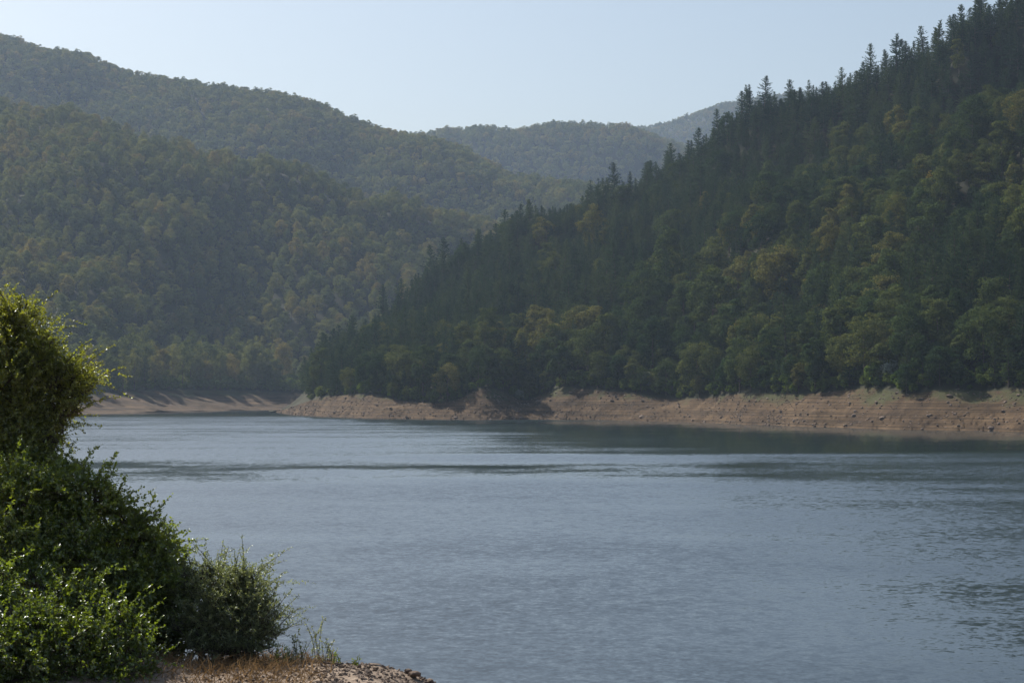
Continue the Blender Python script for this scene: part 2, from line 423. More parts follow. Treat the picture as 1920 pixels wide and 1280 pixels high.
def bank_mat(name):
    m, n, l = new_mat(name)
    geo = n.new('ShaderNodeNewGeometry'); pos = geo.outputs['Position']
    sep = n.new('ShaderNodeSeparateXYZ'); l.new(pos, sep.inputs[0])
    nz = node(n, 'ShaderNodeTexNoise', inputs={'Scale': 0.12, 'Detail': 8.0, 'Roughness': 0.7}); l.new(pos, nz.inputs['Vector'])
    r = ramp(n, [(0.34, (0.034, 0.022, 0.0125)), (0.5, (0.068, 0.045, 0.025)), (0.66, (0.108, 0.074, 0.042))]); l.new(nz.outputs['Fac'], r.inputs[0])
    # strata left by the falling water
    zn = node(n, 'ShaderNodeCombineXYZ'); zs = node(n, 'ShaderNodeMath', operation='MULTIPLY'); zs.inputs[1].default_value = 2.6
    l.new(sep.outputs['Z'], zs.inputs[0]); l.new(zs.outputs[0], zn.inputs['Z'])
    xs = node(n, 'ShaderNodeMath', operation='MULTIPLY'); xs.inputs[1].default_value = 0.02; l.new(sep.outputs['X'], xs.inputs[0]); l.new(xs.outputs[0], zn.inputs['X'])
    nb = node(n, 'ShaderNodeTexNoise', inputs={'Scale': 1.0, 'Detail': 3.0}); l.new(zn.outputs[0], nb.inputs['Vector'])
    rb = ramp(n, [(0.40, (0.45, 0.45, 0.45)), (0.58, (1.3, 1.27, 1.25))]); l.new(nb.outputs['Fac'], rb.inputs[0])
    mul = node(n, 'ShaderNodeMix', data_type='RGBA', blend_type='MULTIPLY'); mul.inputs[0].default_value = 0.8
    l.new(r.outputs[0], mul.inputs[6]); l.new(rb.outputs[0], mul.inputs[7])
    # grass on the upper bank
    ng = node(n, 'ShaderNodeTexNoise', inputs={'Scale': 0.06, 'Detail': 6.0, 'Roughness': 0.7}); l.new(pos, ng.inputs['Vector'])
    zr = node(n, 'ShaderNodeMapRange', inputs={1: 2.5, 2: 8.5, 3: -0.24, 4: 0.07}); l.new(sep.outputs['Z'], zr.inputs[0])
    ga = node(n, 'ShaderNodeMath', operation='ADD'); l.new(ng.outputs['Fac'], ga.inputs[0]); l.new(zr.outputs[0], ga.inputs[1])
    gr = ramp(n, [(0.52, (0, 0, 0)), (0.62, (1, 1, 1))]); l.new(ga.outputs[0], gr.inputs[0])
    mg = node(n, 'ShaderNodeMix', data_type='RGBA'); l.new(gr.outputs[0], mg.inputs[0]); l.new(mul.outputs[2], mg.inputs[6]); mg.inputs[7].default_value = (0.050, 0.052, 0.022, 1)
    p = node(n, 'ShaderNodeBsdfPrincipled', inputs={'Roughness': 0.95, 'Specular IOR Level': 0.15}); l.new(mg.outputs[2], p.inputs['Base Color'])
    b1 = node(n, 'ShaderNodeTexNoise', inputs={'Scale': 1.4, 'Detail': 5.0}); l.new(pos, b1.inputs['Vector'])
    b = node(n, 'ShaderNodeBump', inputs={'Strength': 0.7, 'Distance': 0.25}); l.new(b1.outputs['Fac'], b.inputs['Height']); l.new(b.outputs[0], p.inputs['Normal'])
    out = n.new('ShaderNodeOutputMaterial'); l.new(p.outputs[0], out.inputs[0])
    return m
M_BANK = bank_mat('eroded_earth')
obj('shore_bank', mesh_np('shore_bank', BG.reshape(-1, 3), grid_faces(NU_B, NV_B), [M_BANK], smooth=True), kind='structure')

# wooded slope
NU_H, NV_H = 320, 150
HG = interp_rows([r_bank, r_q1, r_mid, r_q3, r_crest, r_back], NU_H, NV_H)
hpx = catmull(R_PX[:, None], NU_H)[:, 0]
HV = np.linspace(0, 5 / 4, NV_H)          # 0 at the bank edge, 1 at the crest, >1 behind
x, y = HG[..., 0], HG[..., 1]
amp = sstep(0.02, 0.2, HV)[None, :] * sstep(560, 760, hpx)[:, None]
HG[..., 2] += amp * (6.0 * fbm(x / 95, y / 95, 5, 3) + 1.0 * fbm(x / 14, y / 14, 8, 2))
def gully_v(px): return np.interp(px, [1250, 1350, 1500, 1700, 1920], [0.50, 0.58, 0.70, 0.74, 0.75])
HG[..., 2] += sstep(0.06, 0.18, HV)[None, :] * (1 - sstep(0.85, 1.0, HV))[None, :] * sstep(700, 1000, hpx)[:, None] * 5.5 * np.sin(2 * np.pi * (3.1 * HV[None, :] + 0.9 * noise2(hpx[:, None] / 210, HV[None, :] * 1.2, 333) + 0.0011 * hpx[:, None]))
gy = np.exp(-((HV[None, :] - gully_v(hpx)[:, None]) / 0.09) ** 2) * sstep(1260, 1480, hpx)[:, None]
HG[..., 2] -= 8 * gy
obj('hill', mesh_np('hill', HG.reshape(-1, 3), grid_faces(NU_H, NV_H), [M_LITTER], smooth=True), kind='structure')

def hill_from(cols, name, nu=160, nv=90, a1=9.0, w1=140.0, seed=0, bulge=8.0, drop=13.0):
    """cols: (px, foot distance, foot z, crest tree-top y, crest distance). Lofted hill; returns the grid"""
    foot = np.array([[*at(c[0], 733, c[1])[:2], c[2]] for c in cols]); crest = np.array([at(c[0], c[3], c[4]) for c in cols]); crest[:, 2] -= drop
    under = foot + np.array([0, -90, 0]); under[:, 2] = np.minimum(foot[:, 2] - 40, -12)
    back = crest + np.array([0, 420, 0]); back[:, 2] = -12
    mid = 0.5 * (foot + crest); mid[:, 2] += bulge
    G = interp_rows([under, foot, mid, crest, back], nu, nv)
    v = np.linspace(-1, 3, nv)             # 0 foot, 2 crest
    am = (sstep(0.0, 0.5, v) * (1 - 0.65 * sstep(1.5, 2.0, v)))[None, :]
    x, y = G[..., 0], G[..., 1]
    G[..., 2] += am * (a1 * fbm(x / w1, y / (w1 * 1.6), seed, 3) * 1.2 - a1 * 1.6 * np.clip(0.3 - np.abs(noise2(x / (w1 * .9), y / (w1 * 3), seed + 50)), 0, 1))
    obj(name, mesh_np(name, G.reshape(-1, 3), grid_faces(nu, nv), [M_LITTER], smooth=True), kind='structure')
    return G

# far-left shore terrace, its bank, and the lobe of beech wood above it
A_PX = np.array([-700, -300, -50, 100, 190, 300, 400, 480, 560, 640, 760, 900, 1050], float)
a_sd = 35830.0 / (ip([-700, -50, 190, 300, 400, 480, 560, 700, 1050], [782, 778, 775.5, 773, 770.5, 768.5, 767.5, 767, 767], A_PX) - 733.0)
a_shore = np.array([at(p, 733, d) for p, d in zip(A_PX, a_sd)]); a_shore[:, 2] = 0
a_under = a_shore + np.array([0, -25, -9])
a_low = a_shore + np.array([-17, 15, 0]); a_low[:, 2] = 4.2 + 1.2 * np.sin(A_PX * 0.03)
a_bank = a_shore + np.array([-33, 28, 0]); a_bank[:, 2] = 10 + 0.7 * np.sin(A_PX * 0.017)
AB = interp_rows([a_under, a_shore, a_low, a_bank], 360, 40, smooth_v=False)
x, y, z = AB[..., 0], AB[..., 1], AB[..., 2]
AB[..., 2] += sstep(-2, 1.5, z) * (1 - sstep(0.9, 1, np.linspace(0, 1, 40)))[None, :] * (1.3 * fbm(x / 24, y / 24, 13, 3) + 0.3 * fbm(x / 3, y / 3, 19, 2))
obj('shore_bank', mesh_np('shore_bank', AB.reshape(-1, 3), grid_faces(360, 40), [M_BANK], smooth=True), kind='structure')
a_ter = a_bank + np.array([-10, 34, 0]); a_ter[:, 2] = 15
a_dip = a_bank + np.array([-20, 100, 0]); a_dip[:, 2] = 14
ac_y = ip([-700, -300, 0, 200, 350, 480, 600, 700, 800, 900, 1050], [160, 185, 205, 230, 262, 298, 330, 352, 382, 415, 470], A_PX)
ac_d = ip([-700, 0, 350, 600, 750, 900, 1050], [1480, 1500, 1480, 1480, 1520, 1570, 1620], A_PX)
a_crest = np.array([at(p, y, d) for p, y, d in zip(A_PX, ac_y, ac_d)]); a_crest[:, 2] -= 13
a_m1 = 0.62 * a_dip + 0.38 * a_crest; a_m2 = 0.3 * a_dip + 0.7 * a_crest; a_m1[:, 2] += 4; a_m2[:, 2] += 7
a_back = a_crest + np.array([0, 160, -70])
AG = interp_rows([a_bank, a_ter, a_dip, a_m1, a_m2, a_crest, a_back], 180, 130)
AV = np.linspace(0, 6, 130)
x, y = AG[..., 0], AG[..., 1]
AG[..., 2] += (sstep(1.6, 3.0, AV))[None, :] * (15 * fbm(x / 120, y / 170, 21, 3) - 22 * np.clip(0.3 - np.abs(noise2(x / 110, y / 300, 71)), 0, 1))
obj('hill', mesh_np('hill', AG.reshape(-1, 3), grid_faces(180, 130), [M_LITTER], smooth=True), kind='structure')

GB = hill_from([(-700, 1640, 120, 10, 2250), (-300, 1640, 120, 20, 2250), (0, 1640, 120, 68, 2250), (100, 1640, 115, 95, 2250), (200, 1640, 110, 112, 2250), (300, 1640, 105, 140, 2230), (400, 1630, 100, 157, 2220),
                (500, 1620, 90, 168, 2210), (600, 1600, 70, 190, 2200), (680, 1580, 50, 217, 2180), (760, 1560, 30, 240, 2150), (850, 1540, 20, 259, 2120), (950, 1500, 15, 290, 2080), (1050, 1480, 10, 318, 2040), (1130, 1460, 5, 345, 2000), (1250, 1440, 0, 400, 1960), (1400, 1440, -5, 480, 1930), (1600, 1440, -8, 600, 1900)], 'hill', 220, 130, 24, 170, 33, 10, 24.0)
GC = hill_from([(300, 2550, 20, 300, 3050), (600, 2550, 20, 275, 3050), (780, 2500, 20, 264, 3050), (860, 2450, 20, 254, 3050), (920, 2400, 20, 250, 3040), (975, 2400, 20, 252, 3030), (1040, 2400, 20, 236, 3020), (1090, 2400, 20, 231, 3010), (1150, 2400, 20, 232, 3000),
                (1200, 2400, 20, 246, 3000), (1250, 2400, 20, 264, 2990), (1320, 2400, 20, 290, 2980), (1420, 2400, 20, 330, 2960), (1600, 2400, 20, 400, 2940)], 'hill', 160, 110, 24, 190, 44, 5)
GD = hill_from([(900, 3400, 30, 300, 4350), (1100, 3400, 30, 268, 4350), (1200, 3400, 30, 252, 4350), (1250, 3400, 30, 243, 4350), (1300, 3400, 30, 226, 4330), (1350, 3400, 30, 207, 4320), (1400, 3400, 30, 196, 4310), (1450, 3400, 30, 190, 4300), (1550, 3400, 30, 178, 4290), (1750, 3400, 30, 170, 4250), (2000, 3400, 30, 160, 4250)], 'hill', 120, 90, 14, 200, 55, 5)

# ------------------------------------------------------------------ water
def water():
    d = [24.0]
    while d[-1] < 1500: d.append(d[-1] + max(0.35, d[-1] ** 2 / 35830 * 1.2 if d[-1] < 400 else 5.0))
    d = np.array(d); X = np.linspace(-700, 700, 321)
    XX, YY = np.meshgrid(X, d, indexing='ij')
    # wind-ruffled water (1) and calmer lanes (towards 0), in metres on the lake
    w1 = 14 * fbm(XX / 90, YY / 40, 61, 3)
    rough = np.ones_like(XX)
    def lane(y0, y1, soft0, soft1, gate=1.0, k=1.0):
        nonlocal rough
        yy = YY + w1 * (YY / 400)
        rough = rough * (1 - k * gate * sstep(y0 - soft0, y0 + soft0, yy) * (1 - sstep(y1 - soft1, y1 + soft1, yy)))
    lane(226, 276, 18, 12, (1 - sstep(22, 64, XX + 6 * fbm(XX / 20, YY / 30, 77, 2))) * np.clip(0.85 + 0.45 * fbm(XX / 11, YY / 9, 78, 3), 0.2, 1.2) , 0.60)
    lane(305, 640, 8, 40, sstep(-55, 60, XX + 0.12 * (YY - 300) + 14 * fbm(XX / 50, YY / 30, 67, 3)), 0.70)
    lane(780, 1200, 30, 20, 1.0, 0.75)
    pt = ((XX - 23 + 6 * fbm(XX / 7, YY / 9, 70, 3)) / 12) ** 2 + ((YY - 82) / 17) ** 2
    rough = rough * (1 - 0.36 * np.exp(-pt * 0.6))
    rough = rough * (1 - 0.12 * sstep(2, 40, XX) * (1 - sstep(160, 260, YY)))
    rough = np.clip(rough * (1 + 0.25 * fbm(XX / 25, YY / 12, 90, 3)), 0.02, 1.3)
    V = np.stack([XX, YY, np.zeros_like(XX)], -1).reshape(-1, 3)
    m, n, l = new_mat('lake_water')
    geo = n.new('ShaderNodeNewGeometry'); at_ = n.new('ShaderNodeAttribute'); at_.attribute_name = 'ruffle'
    acc_ = None
    for sc_, (sx, sy), mp, bias in ((1.0, (0.20, 0.22), (2.3, 1.9, 1), 0.82), (1.0, (0.09, 0.12), (0.75, 0.55, 1), 0.66), (1.0, (0.16, 0.18), (6.0, 5.0, 1), 0.6)):
        mpn = node(n, 'ShaderNodeMapping'); mpn.inputs['Scale'].default_value = mp; mpn.inputs['Rotation'].default_value = (0, 0, 0.12)
        l.new(geo.outputs['Position'], mpn.inputs[0])
        nz = node(n, 'ShaderNodeTexNoise', inputs={'Scale': sc_, 'Detail': 2.5, 'Roughness': 0.55}); l.new(mpn.outputs[0], nz.inputs['Vector'])
        sb = node(n, 'ShaderNodeVectorMath', operation='SUBTRACT'); l.new(nz.outputs['Color'], sb.inputs[0]); sb.inputs[1].default_value = (0.5, bias, 0.5)
        ml = node(n, 'ShaderNodeVectorMath', operation='MULTIPLY'); l.new(sb.outputs[0], ml.inputs[0]); ml.inputs[1].default_value = (sx, sy, 0)
        if acc_ is None: acc_ = ml
        else:
            ad = node(n, 'ShaderNodeVectorMath', operation='ADD'); l.new(acc_.outputs[0], ad.inputs[0]); l.new(ml.outputs[0], ad.inputs[1]); acc_ = ad
    scv = node(n, 'ShaderNodeVectorMath', operation='SCALE'); l.new(acc_.outputs[0], scv.inputs[0]); l.new(at_.outputs['Fac'], scv.inputs['Scale'])
    up = node(n, 'ShaderNodeVectorMath', operation='ADD'); l.new(scv.outputs[0], up.inputs[0]); up.inputs[1].default_value = (0, 0, 1)
    nn = node(n, 'ShaderNodeVectorMath', operation='NORMALIZE'); l.new(up.outputs[0], nn.inputs[0])
    p = node(n, 'ShaderNodeBsdfPrincipled', inputs={'Base Color': (0.020, 0.032, 0.036, 1), 'IOR': 1.5})
    rr = node(n, 'ShaderNodeMapRange', inputs={1: 0.05, 2: 1.0, 3: 0.05, 4: 0.16}); l.new(at_.outputs['Fac'], rr.inputs[0]); l.new(rr.outputs[0], p.inputs['Roughness'])
    l.new(nn.outputs[0], p.inputs['Normal'])
    out = n.new('ShaderNodeOutputMaterial'); l.new(p.outputs[0], out.inputs[0])
    me = mesh_np('water', V, grid_faces(*XX.shape)[:, ::1], [m], smooth=True)
    a = me.attributes.new('ruffle', 'FLOAT', 'POINT'); a.data.foreach_set('value', rough.ravel().astype(np.float32))
    o = obj('water', me, kind='structure')
    return o
water()

# ------------------------------------------------------------------ forests
def in_view(p, h=18.0, mx=260, my=200):
    px, py = project(p); _, pt = project(p + np.array([0, 0, h]))
    return (px > -mx) & (px < 1920 + mx) & (pt < 1280 + my) & (py > -my - 150)

def broad_hi(s):
    r = np.random.default_rng(s * 3 + 1)
    return broad_tree(s, H=r.uniform(12.5, 18.5), R=r.uniform(3.4, 5.8), n_cl=50, per=95, leaf=0.40, base=0.12)
def broad_lo(s):
    r = np.random.default_rng(s * 3 + 1)
    return broad_tree(s, H=r.uniform(14, 17), R=r.uniform(4.8, 6.2), n_cl=44, per=34, leaf=0.85, base=0.10)
def pine_hi(s):
    r = np.random.default_rng(s * 5 + 2)
    return pine_tree(s, H=16.5, R=r.uniform(2.9, 4.0), base=r.uniform(.08, .18))
def shrub_m(s): return broad_tree(s, H=4.0, R=2.1, n_cl=26, per=46, leaf=0.34, base=0.02)

PINES = proto_meshes('pine', pine_hi, range(100, 108), M_PINE)
BROADS = proto_meshes('broadleaf', broad_hi, range(200, 208), M_BROAD)
BEECHES = proto_meshes('lakeside', broad_hi, range(220, 226), M_BEECH)
SHRUBS = proto_meshes('shrub', shrub_m, range(300, 304), M_SHRUB)
def with_mat(pair, m):
    c = pair[0].copy(); c.materials.clear(); c.materials.append(m); return (c, pair[1])

C_PINE, N_PINE = joined('pine_mass', pine_hi, range(110, 117), M_PINE)
C_BROAD, N_BROAD = joined('broadleaf_mass', broad_hi, range(210, 217), M_BROAD)
C_BEECH, N_BEECH = joined('beech_mass', broad_hi, range(230, 236), M_BEECH)
C_FAR, N_FAR = joined('far_mass', broad_lo, range(240, 247), M_BEECH)

# --- right spur: positions and species
P, u, v = sample_grid(HG, 60000, RNG, 0.0, 0.86)
vv = v * 1.25; px_ = np.interp(u, np.linspace(0, 1, NU_H), hpx)
thr = np.interp(px_, [600, 900, 1150, 1350, 1500, 1920], [0.05, 0.11, 0.22, 0.50, 0.71, 0.77]) + 0.10 * noise2(P[:, 0] / 40, P[:, 1] / 40, 91)
is_pine = vv > thr
flip = RNG.random(len(P))
is_pine = np.where(is_pine, flip > 0.10, flip < 0.17)
is_pine = np.where((px_ > 1400) & (vv > 0.12) & (vv < 0.42) & (noise2(P[:, 0] / 22, P[:, 1] / 22, 93) > 0.25), True, is_pine)
is_pine = np.where((vv > 0.93), flip > 0.04, is_pine)
RF = np.exp(RNG.normal(0, 0.24, len(P))).clip(0.55, 1.6)
rad = np.where(is_pine, np.where(vv > 0.93, 4.9, 4.3), 6.9) * RF
ok = in_view(P) & (vv < 1.06) & (px_ > 578) & (P[:, 2] > 3)
P, vv, px_, is_pine, rad, RF = P[ok], vv[ok], px_[ok], is_pine[ok], rad[ok], RF[ok]
# the round crown standing clear among the pines, and the yellow one: keep their ground free
SPECIAL = []
def ground_at(px, v):
    i = np.argmin(np.abs(hpx - px)); j = np.argmin(np.abs(HV - v)); return HG[i, j].copy()
sp_defs = [  # px, v, scale, mesh kind, label
    (1020, 0.44, 1.05, 'broad', 'lone round leafy crown with a bright rim among the mid-slope pines'),
    (1745, 0.47, 0.62, 'yellow', 'small yellow autumn tree, the only one on the leafy slope of the near hill'),
    (1100, 0.045, 1.22, 'broad', 'big dense dome-shaped tree at the bank edge near the second earth mound'),
    (1700, 0.05, 1.25, 'broad', 'large sunlit tree with an orange-tinged top beside the pale bank shrubs'),
    (1255, 0.985, 1.12, 'pine', 'tall broad pine standing apart at the skyline notch below far blue hills'),
    (1565, 0.075, 0.95, 'pine', 'twin-topped dark pine at the bank edge, in front of the deep shade'),
]
for px0, v0, s, kd, lab in sp_defs:
    SPECIAL.append((ground_at(px0, v0), s, kd, lab))
for g, s, kd, lab in SPECIAL:
    rr = 7.5 if kd != 'pine' else 3.5
    front = ((P[:, 0] - g[0]) ** 2 + (P[:, 1] - g[1]) ** 2 < rr ** 2)
    k = ~front; P, vv, px_, is_pine, rad, RF = P[k], vv[k], px_[k], is_pine[k], rad[k], RF[k]
small = np.r_[np.zeros(len(P), bool), np.ones(len(P), bool)]
P = np.r_[P, P]; vv = np.r_[vv, vv]; px_ = np.r_[px_, px_]; is_pine = np.r_[is_pine, is_pine]; rad = np.r_[rad, rad * 0.45]; RF = np.r_[RF, RF]
kp = poisson(P, rad); P, vv, px_, is_pine, small, RF = P[kp], vv[kp], px_[kp], is_pine[kp], small[kp], RF[kp]
H_SC = np.where(is_pine, RF ** 0.8 * RNG.uniform(0.72, 1.12, len(P)), 0.98 * RF ** 0.9 * RNG.uniform(0.8, 1.15, len(P))) * np.where(vv < 0.05, 0.8, 1.0)
H_SC *= np.where(small, 0.68, 1.0)
H_SC *= np.where(is_pine & (vv > 0.9), RNG.uniform(0.88, 1.06, len(P)), 1.0)
H_SC *= np.where((vv < 0.35) & (px_ > 1000), 1.22, 1.0)
W_SC = H_SC * np.where(is_pine, RNG.uniform(0.8, 1.4, len(P)), RNG.uniform(0.9, 1.2, len(P)))
P[:, 2] -= 0.3

def plant(name, pair, loc, sx, sz, rot, label, category, group=None):
    e = bpy.data.objects.new(name, None); COL.objects.link(e); e.empty_display_size = 0.5
    e.location = loc; e.rotation_euler = (0, 0, rot); e.scale = (sx, sx, sz)
    e['label'] = label; e['category'] = category
    if group: e['group'] = group
    for nm, me in (('crown', pair[0]), ('trunk', pair[1])):
        c = bpy.data.objects.new(nm, me); COL.objects.link(c); c.parent = e
    return e

# zones named by what stands in the photograph
def along(px):
    for lim, t in ((640, 'at the grassy tip of the point'), (700, 'just behind the tip of the point'), (780, 'behind the low brown shore'), (860, 'before the first earth mound'), (945, 'above the first earth mound'),
                   (1000, 'above the hollow between the mounds'), (1085, 'above the second earth mound'), (1150, 'beside the dense dome-shaped tree'), (1230, 'just left of the shaded dip'), (1330, 'above the shaded dip'),
                   (1420, 'just right of the shaded dip'), (1510, 'above the pale terraced bank'), (1600, 'around the twin-topped pine'), (1680, 'above the pale bank shrubs'), (1760, 'beside the large sunlit tree'), (1850, 'above the rubble bank')):
        if px < lim: return t
    return 'at the far right above the rubble'
def up(v):
    for lim, t in ((0.06, 'front-row'), (0.12, 'second-row'), (0.2, 'third-row'), (0.32, 'low-slope'), (0.6, 'mid-slope'), (0.9, 'high-slope')):
        if v < lim: return t
    return 'skyline'

dist = np.hypot(P[:, 0], P[:, 1])
vis = (px_ > 570) & (px_ < 1935)
_, topy = project(P + np.array([0, 0, 16.0]))
def pick(mask, n_near, n_crest):
    idx = np.where(mask & vis & (topy > -5))[0]
    cr = idx[(vv[idx] > 0.95) & (vv[idx] < 1.03)]; cr = cr[np.argsort(dist[cr])][:n_crest]
    rest = np.setdiff1d(idx, cr); rest = rest[np.argsort(dist[rest] - 260 * (vv[rest] < 0.05))][:n_near]
    return np.r_[cr, rest]
ip_ = pick(is_pine, 215, 75); ib_ = pick(~is_pine, 225, 0)
ind = np.zeros(len(P), bool); ind[ip_] = True; ind[ib_] = True
for i in np.where(ind)[0]:
    row = up(vv[i]); big = 'tall' if H_SC[i] > 0.9 else ('mid-sized' if H_SC[i] > 0.78 else 'short')
    r = RNG.uniform(0, 6.28)
    if is_pine[i]:
        plant('pine_tree', PINES[int(RNG.integers(len(PINES)))], P[i], W_SC[i], H_SC[i], r,
              '%s dark %s pine %s' % (big, row, along(px_[i])), 'pine tree', '%s %s pines %s' % (big, row, along(px_[i])))
    else:
        plant('broadleaf_tree', BROADS[int(RNG.integers(len(BROADS)))], P[i], W_SC[i], H_SC[i], r,
              '%s leafy %s tree %s' % (big, row, along(px_[i])), 'tree', '%s %s leafy trees %s' % (big, row, along(px_[i])))
for g, s, kd, lab in SPECIAL:
    pr = {'broad': BROADS[2], 'yellow': with_mat(BROADS[1], M_YELLOW), 'pine': PINES[3]}[kd]
    plant('pine_tree' if kd == 'pine' else 'broadleaf_tree', pr, g, s, s, RNG.uniform(0, 6), lab, 'pine tree' if kd == 'pine' else 'tree')

def mass(name, mask, P, W, H, coll, n, **props):
    k = np.where(mask)[0]; m = len(k)
    rot = np.stack([RNG.normal(0, .03, m), RNG.normal(0, .03, m), RNG.uniform(0, 6.28, m)], 1)
    return gn_scatter(name, P[k], rot, np.stack([W[k], W[k], H[k]], 1), RNG.integers(0, n, m), coll, kind='stuff', **props)
mass('pine_forest', is_pine & ~ind, P, W_SC, H_SC, C_PINE, N_PINE, label='dark pine forest covering the upper slope of the near hill', category='forest')
mass('broadleaf_forest', ~is_pine & ~ind, P, W_SC, H_SC, C_BROAD, N_BROAD, label='olive green leafy forest covering the near hill below its pines', category='forest')
print('spur trees', len(P), 'pines', is_pine.sum(), 'individual', ind.sum())

# --- far-left shore row: single trees
k = 0
for row in range(3):
    for px in np.arange(-30, 640, 22):
        pxx = px + RNG.uniform(-9, 9) + row * 9
        i = int(np.interp(pxx, A_PX, np.linspace(0, 179, len(A_PX)))); j = [2, 12, 22][row] + int(RNG.integers(0, 6))
        g = AG[i, j].copy(); s = RNG.uniform(0.9, 1.25) * [1.1, 1.35, 1.4][row]
        where = 'behind the tall bush' if pxx < 190 else ('above the bare sandy shore' if pxx < 400 else ('above the shaded shore' if pxx < 530 else 'beside the tip of the point'))
        rr = ['front', 'second', 'third'][row]
        plant('lakeside_tree', BEECHES[int(RNG.integers(len(BEECHES)))], g, s * RNG.uniform(.6, .85), s, RNG.uniform(0, 6.28),
              '%s leafy %s-row lakeside tree %s' % ('tall' if s > 1.3 else 'smaller', rr, where), 'tree', '%s %s-row lakeside trees %s' % ('tall' if s > 1.3 else 'smaller', rr, where))

def hill_mass(G, name, n_try, r0, coll, n, vmin, vmax, label, vcut=None, smin=0.85, smax=1.2):
    P, u, v = sample_grid(G, n_try, RNG, vmin, vmax)
    o = in_view(P, 16, 160, 60); P = P[o]; P = P[P[:, 2] > 1]
    r = r0 * RNG.uniform(0.8, 1.25, len(P)); kp = poisson(P, r); P = P[kp]
    s = RNG.uniform(smin, smax, len(P)); w = s * RNG.uniform(.9, 1.2, len(P)); P[:, 2] -= 0.5
    mass(name, np.ones(len(P), bool), P, w, s, coll, n, label=label, category='forest')
    print(name, len(P))
hill_mass(AG, 'beech_forest', 120000, 8.4, C_BEECH, N_BEECH, 0.27, 0.93, 'mixed green and rusty beech forest on the lobe above the far shore', smin=0.7, smax=1.22)
hill_mass(GB, 'hillside_forest', 150000, 8.2, C_FAR, N_FAR, 0.30, 0.80, 'hazy beech forest on the long sloping ridge behind the lake', smin=0.7, smax=1.1)
hill_mass(GC, 'hillside_forest', 50000, 9.6, C_FAR, N_FAR, 0.28, 0.80, 'bluish forest on the twin-humped hill in the gap of the valley')
hill_mass(GD, 'hillside_forest', 26000, 10.0, C_FAR, N_FAR, 0.28, 0.80, 'pale blue forest on the farthest ridge behind the pine skyline')

# --- shrubs along the bank edge of the spur
for px in list(np.arange(585, 1930, 21)):
    pxx = px + RNG.uniform(-9, 9)
    g = ground_at(pxx, 0.012 + 0.02 * RNG.random()); s = RNG.uniform(0.55, 1.35)
    plant('bank_shrub', SHRUBS[int(RNG.integers(4))], g, s * RNG.uniform(.9, 1.3), s, RNG.uniform(0, 6.28),
          '%s green bank-edge shrub %s' % ('tall' if s > 1.08 else 'mid-sized' if s > 0.8 else 'tiny', along(pxx)), 'shrub', '%s bank shrubs %s' % ('tall' if s > 1.08 else 'mid-sized' if s > 0.8 else 'tiny', along(pxx)))
for px, v0, s, m, lab in ((1640, 0.012, 1.7, M_SHRUB, 'bright yellow-green shrub on the bank top beside the large sunlit tree'),
                          (1672, 0.03, 1.5, M_SILVER, 'pale silvery shrub next to the bright yellow-green shrub'),
                          (1545, 0.02, 1.2, M_SHRUB, 'small light green shrub in front of the twin-topped pine'),
                          (1210, 0.03, 1.5, M_SILVER, 'pale silvery shrub above the shaded dip in the bank'),
                          (972, 0.0, 0.9, M_SILVER, 'round grey-green shrub in the hollow between the two earth mounds'),
                          (1075, 0.02, 1.3, M_SHRUB, 'light green shrub on top of the second earth mound'),
                          (1800, 0.09, 1.4, M_SILVER, 'pale silvery shrub among dark trees of the lower slope'),
                          (730, 0.05, 1.8, M_SHRUB, 'light green spreading shrub behind the low brown shore'),
                          (905, 0.10, 1.5, M_SILVER, 'pale grey-green shrub uphill of the first earth mound')):
    plant('bank_shrub', with_mat(SHRUBS[int(px) % 4], m), ground_at(px, v0) - [0, 0, .2], s, s, px, lab, 'shrub')
P, u, v = sample_grid(HG, 5000, RNG, 0.0, 0.12)
pp = np.interp(u, np.linspace(0, 1, NU_H), hpx); o = in_view(P) & (pp > 590); P = P[o]; P = P[poisson(P, np.full(len(P), 2.6))]
C_SHR, N_SHR = joined('undergrowth_mass', shrub_m, range(310, 314), M_SHRUB)
s_ = RNG.uniform(.35, .95, len(P))
mass('undergrowth', np.ones(len(P), bool), P, s_, s_, C_SHR, N_SHR, label='low green undergrowth below the trees of the near hill', category='undergrowth')

P, u, v = sample_grid(AG, 7000, RNG, 0.0, 0.2); P = P[in_view(P, 5, 80, 60)]; P = P[poisson(P, np.full(len(P), 3.2))]
s_ = RNG.uniform(.7, 1.7, len(P))
mass('undergrowth', np.ones(len(P), bool), P, s_, s_, C_SHR, N_SHR, label='low dark undergrowth below the tree row across the lake', category='undergrowth')

# ------------------------------------------------------------------ stones on the banks
def rock_mesh(seed, r=0.5, sub=2, flat=0.6):
    import bmesh
    rng = np.random.default_rng(seed); bm = bmesh.new(); bmesh.ops.create_icosphere(bm, subdivisions=sub, radius=r)
    ax = rand_dir(7, rng); off = rng.uniform(.45, .8, 7) * r
    for vt in bm.verts:
        p = np.array(vt.co)
        for a_, o_ in zip(ax, off):
            d_ = p @ a_
            if d_ > o_: p = p - a_ * (d_ - o_)
        vt.co = (p[0] * rng.uniform(.97, 1.03) * 1.2, p[1], p[2] * flat)
    me = bpy.data.meshes.new('stone'); bm.to_mesh(me); bm.free()
    return me
M_ROCK = rough_mat('stone', [(0.3, (0.10, 0.075, 0.06)), (0.7, (0.24, 0.19, 0.155))], 1.2, bump=0.03, coord='Object')
C_ROCK = bpy.data.collections.new('rubble_mass')
ROCKS = []
for i in range(6):
    me = rock_mesh(400 + i, sub=1 if i < 4 else 2); me.materials.append(M_ROCK); ROCKS.append(me)
    C_ROCK.objects.link(bpy.data.objects.new('rubble_%02d' % i, me))
P, u, v = sample_grid(BG, 22000, RNG, 0.5, 0.99)
pp = np.interp(u, np.linspace(0, 1, NU_B), upx)
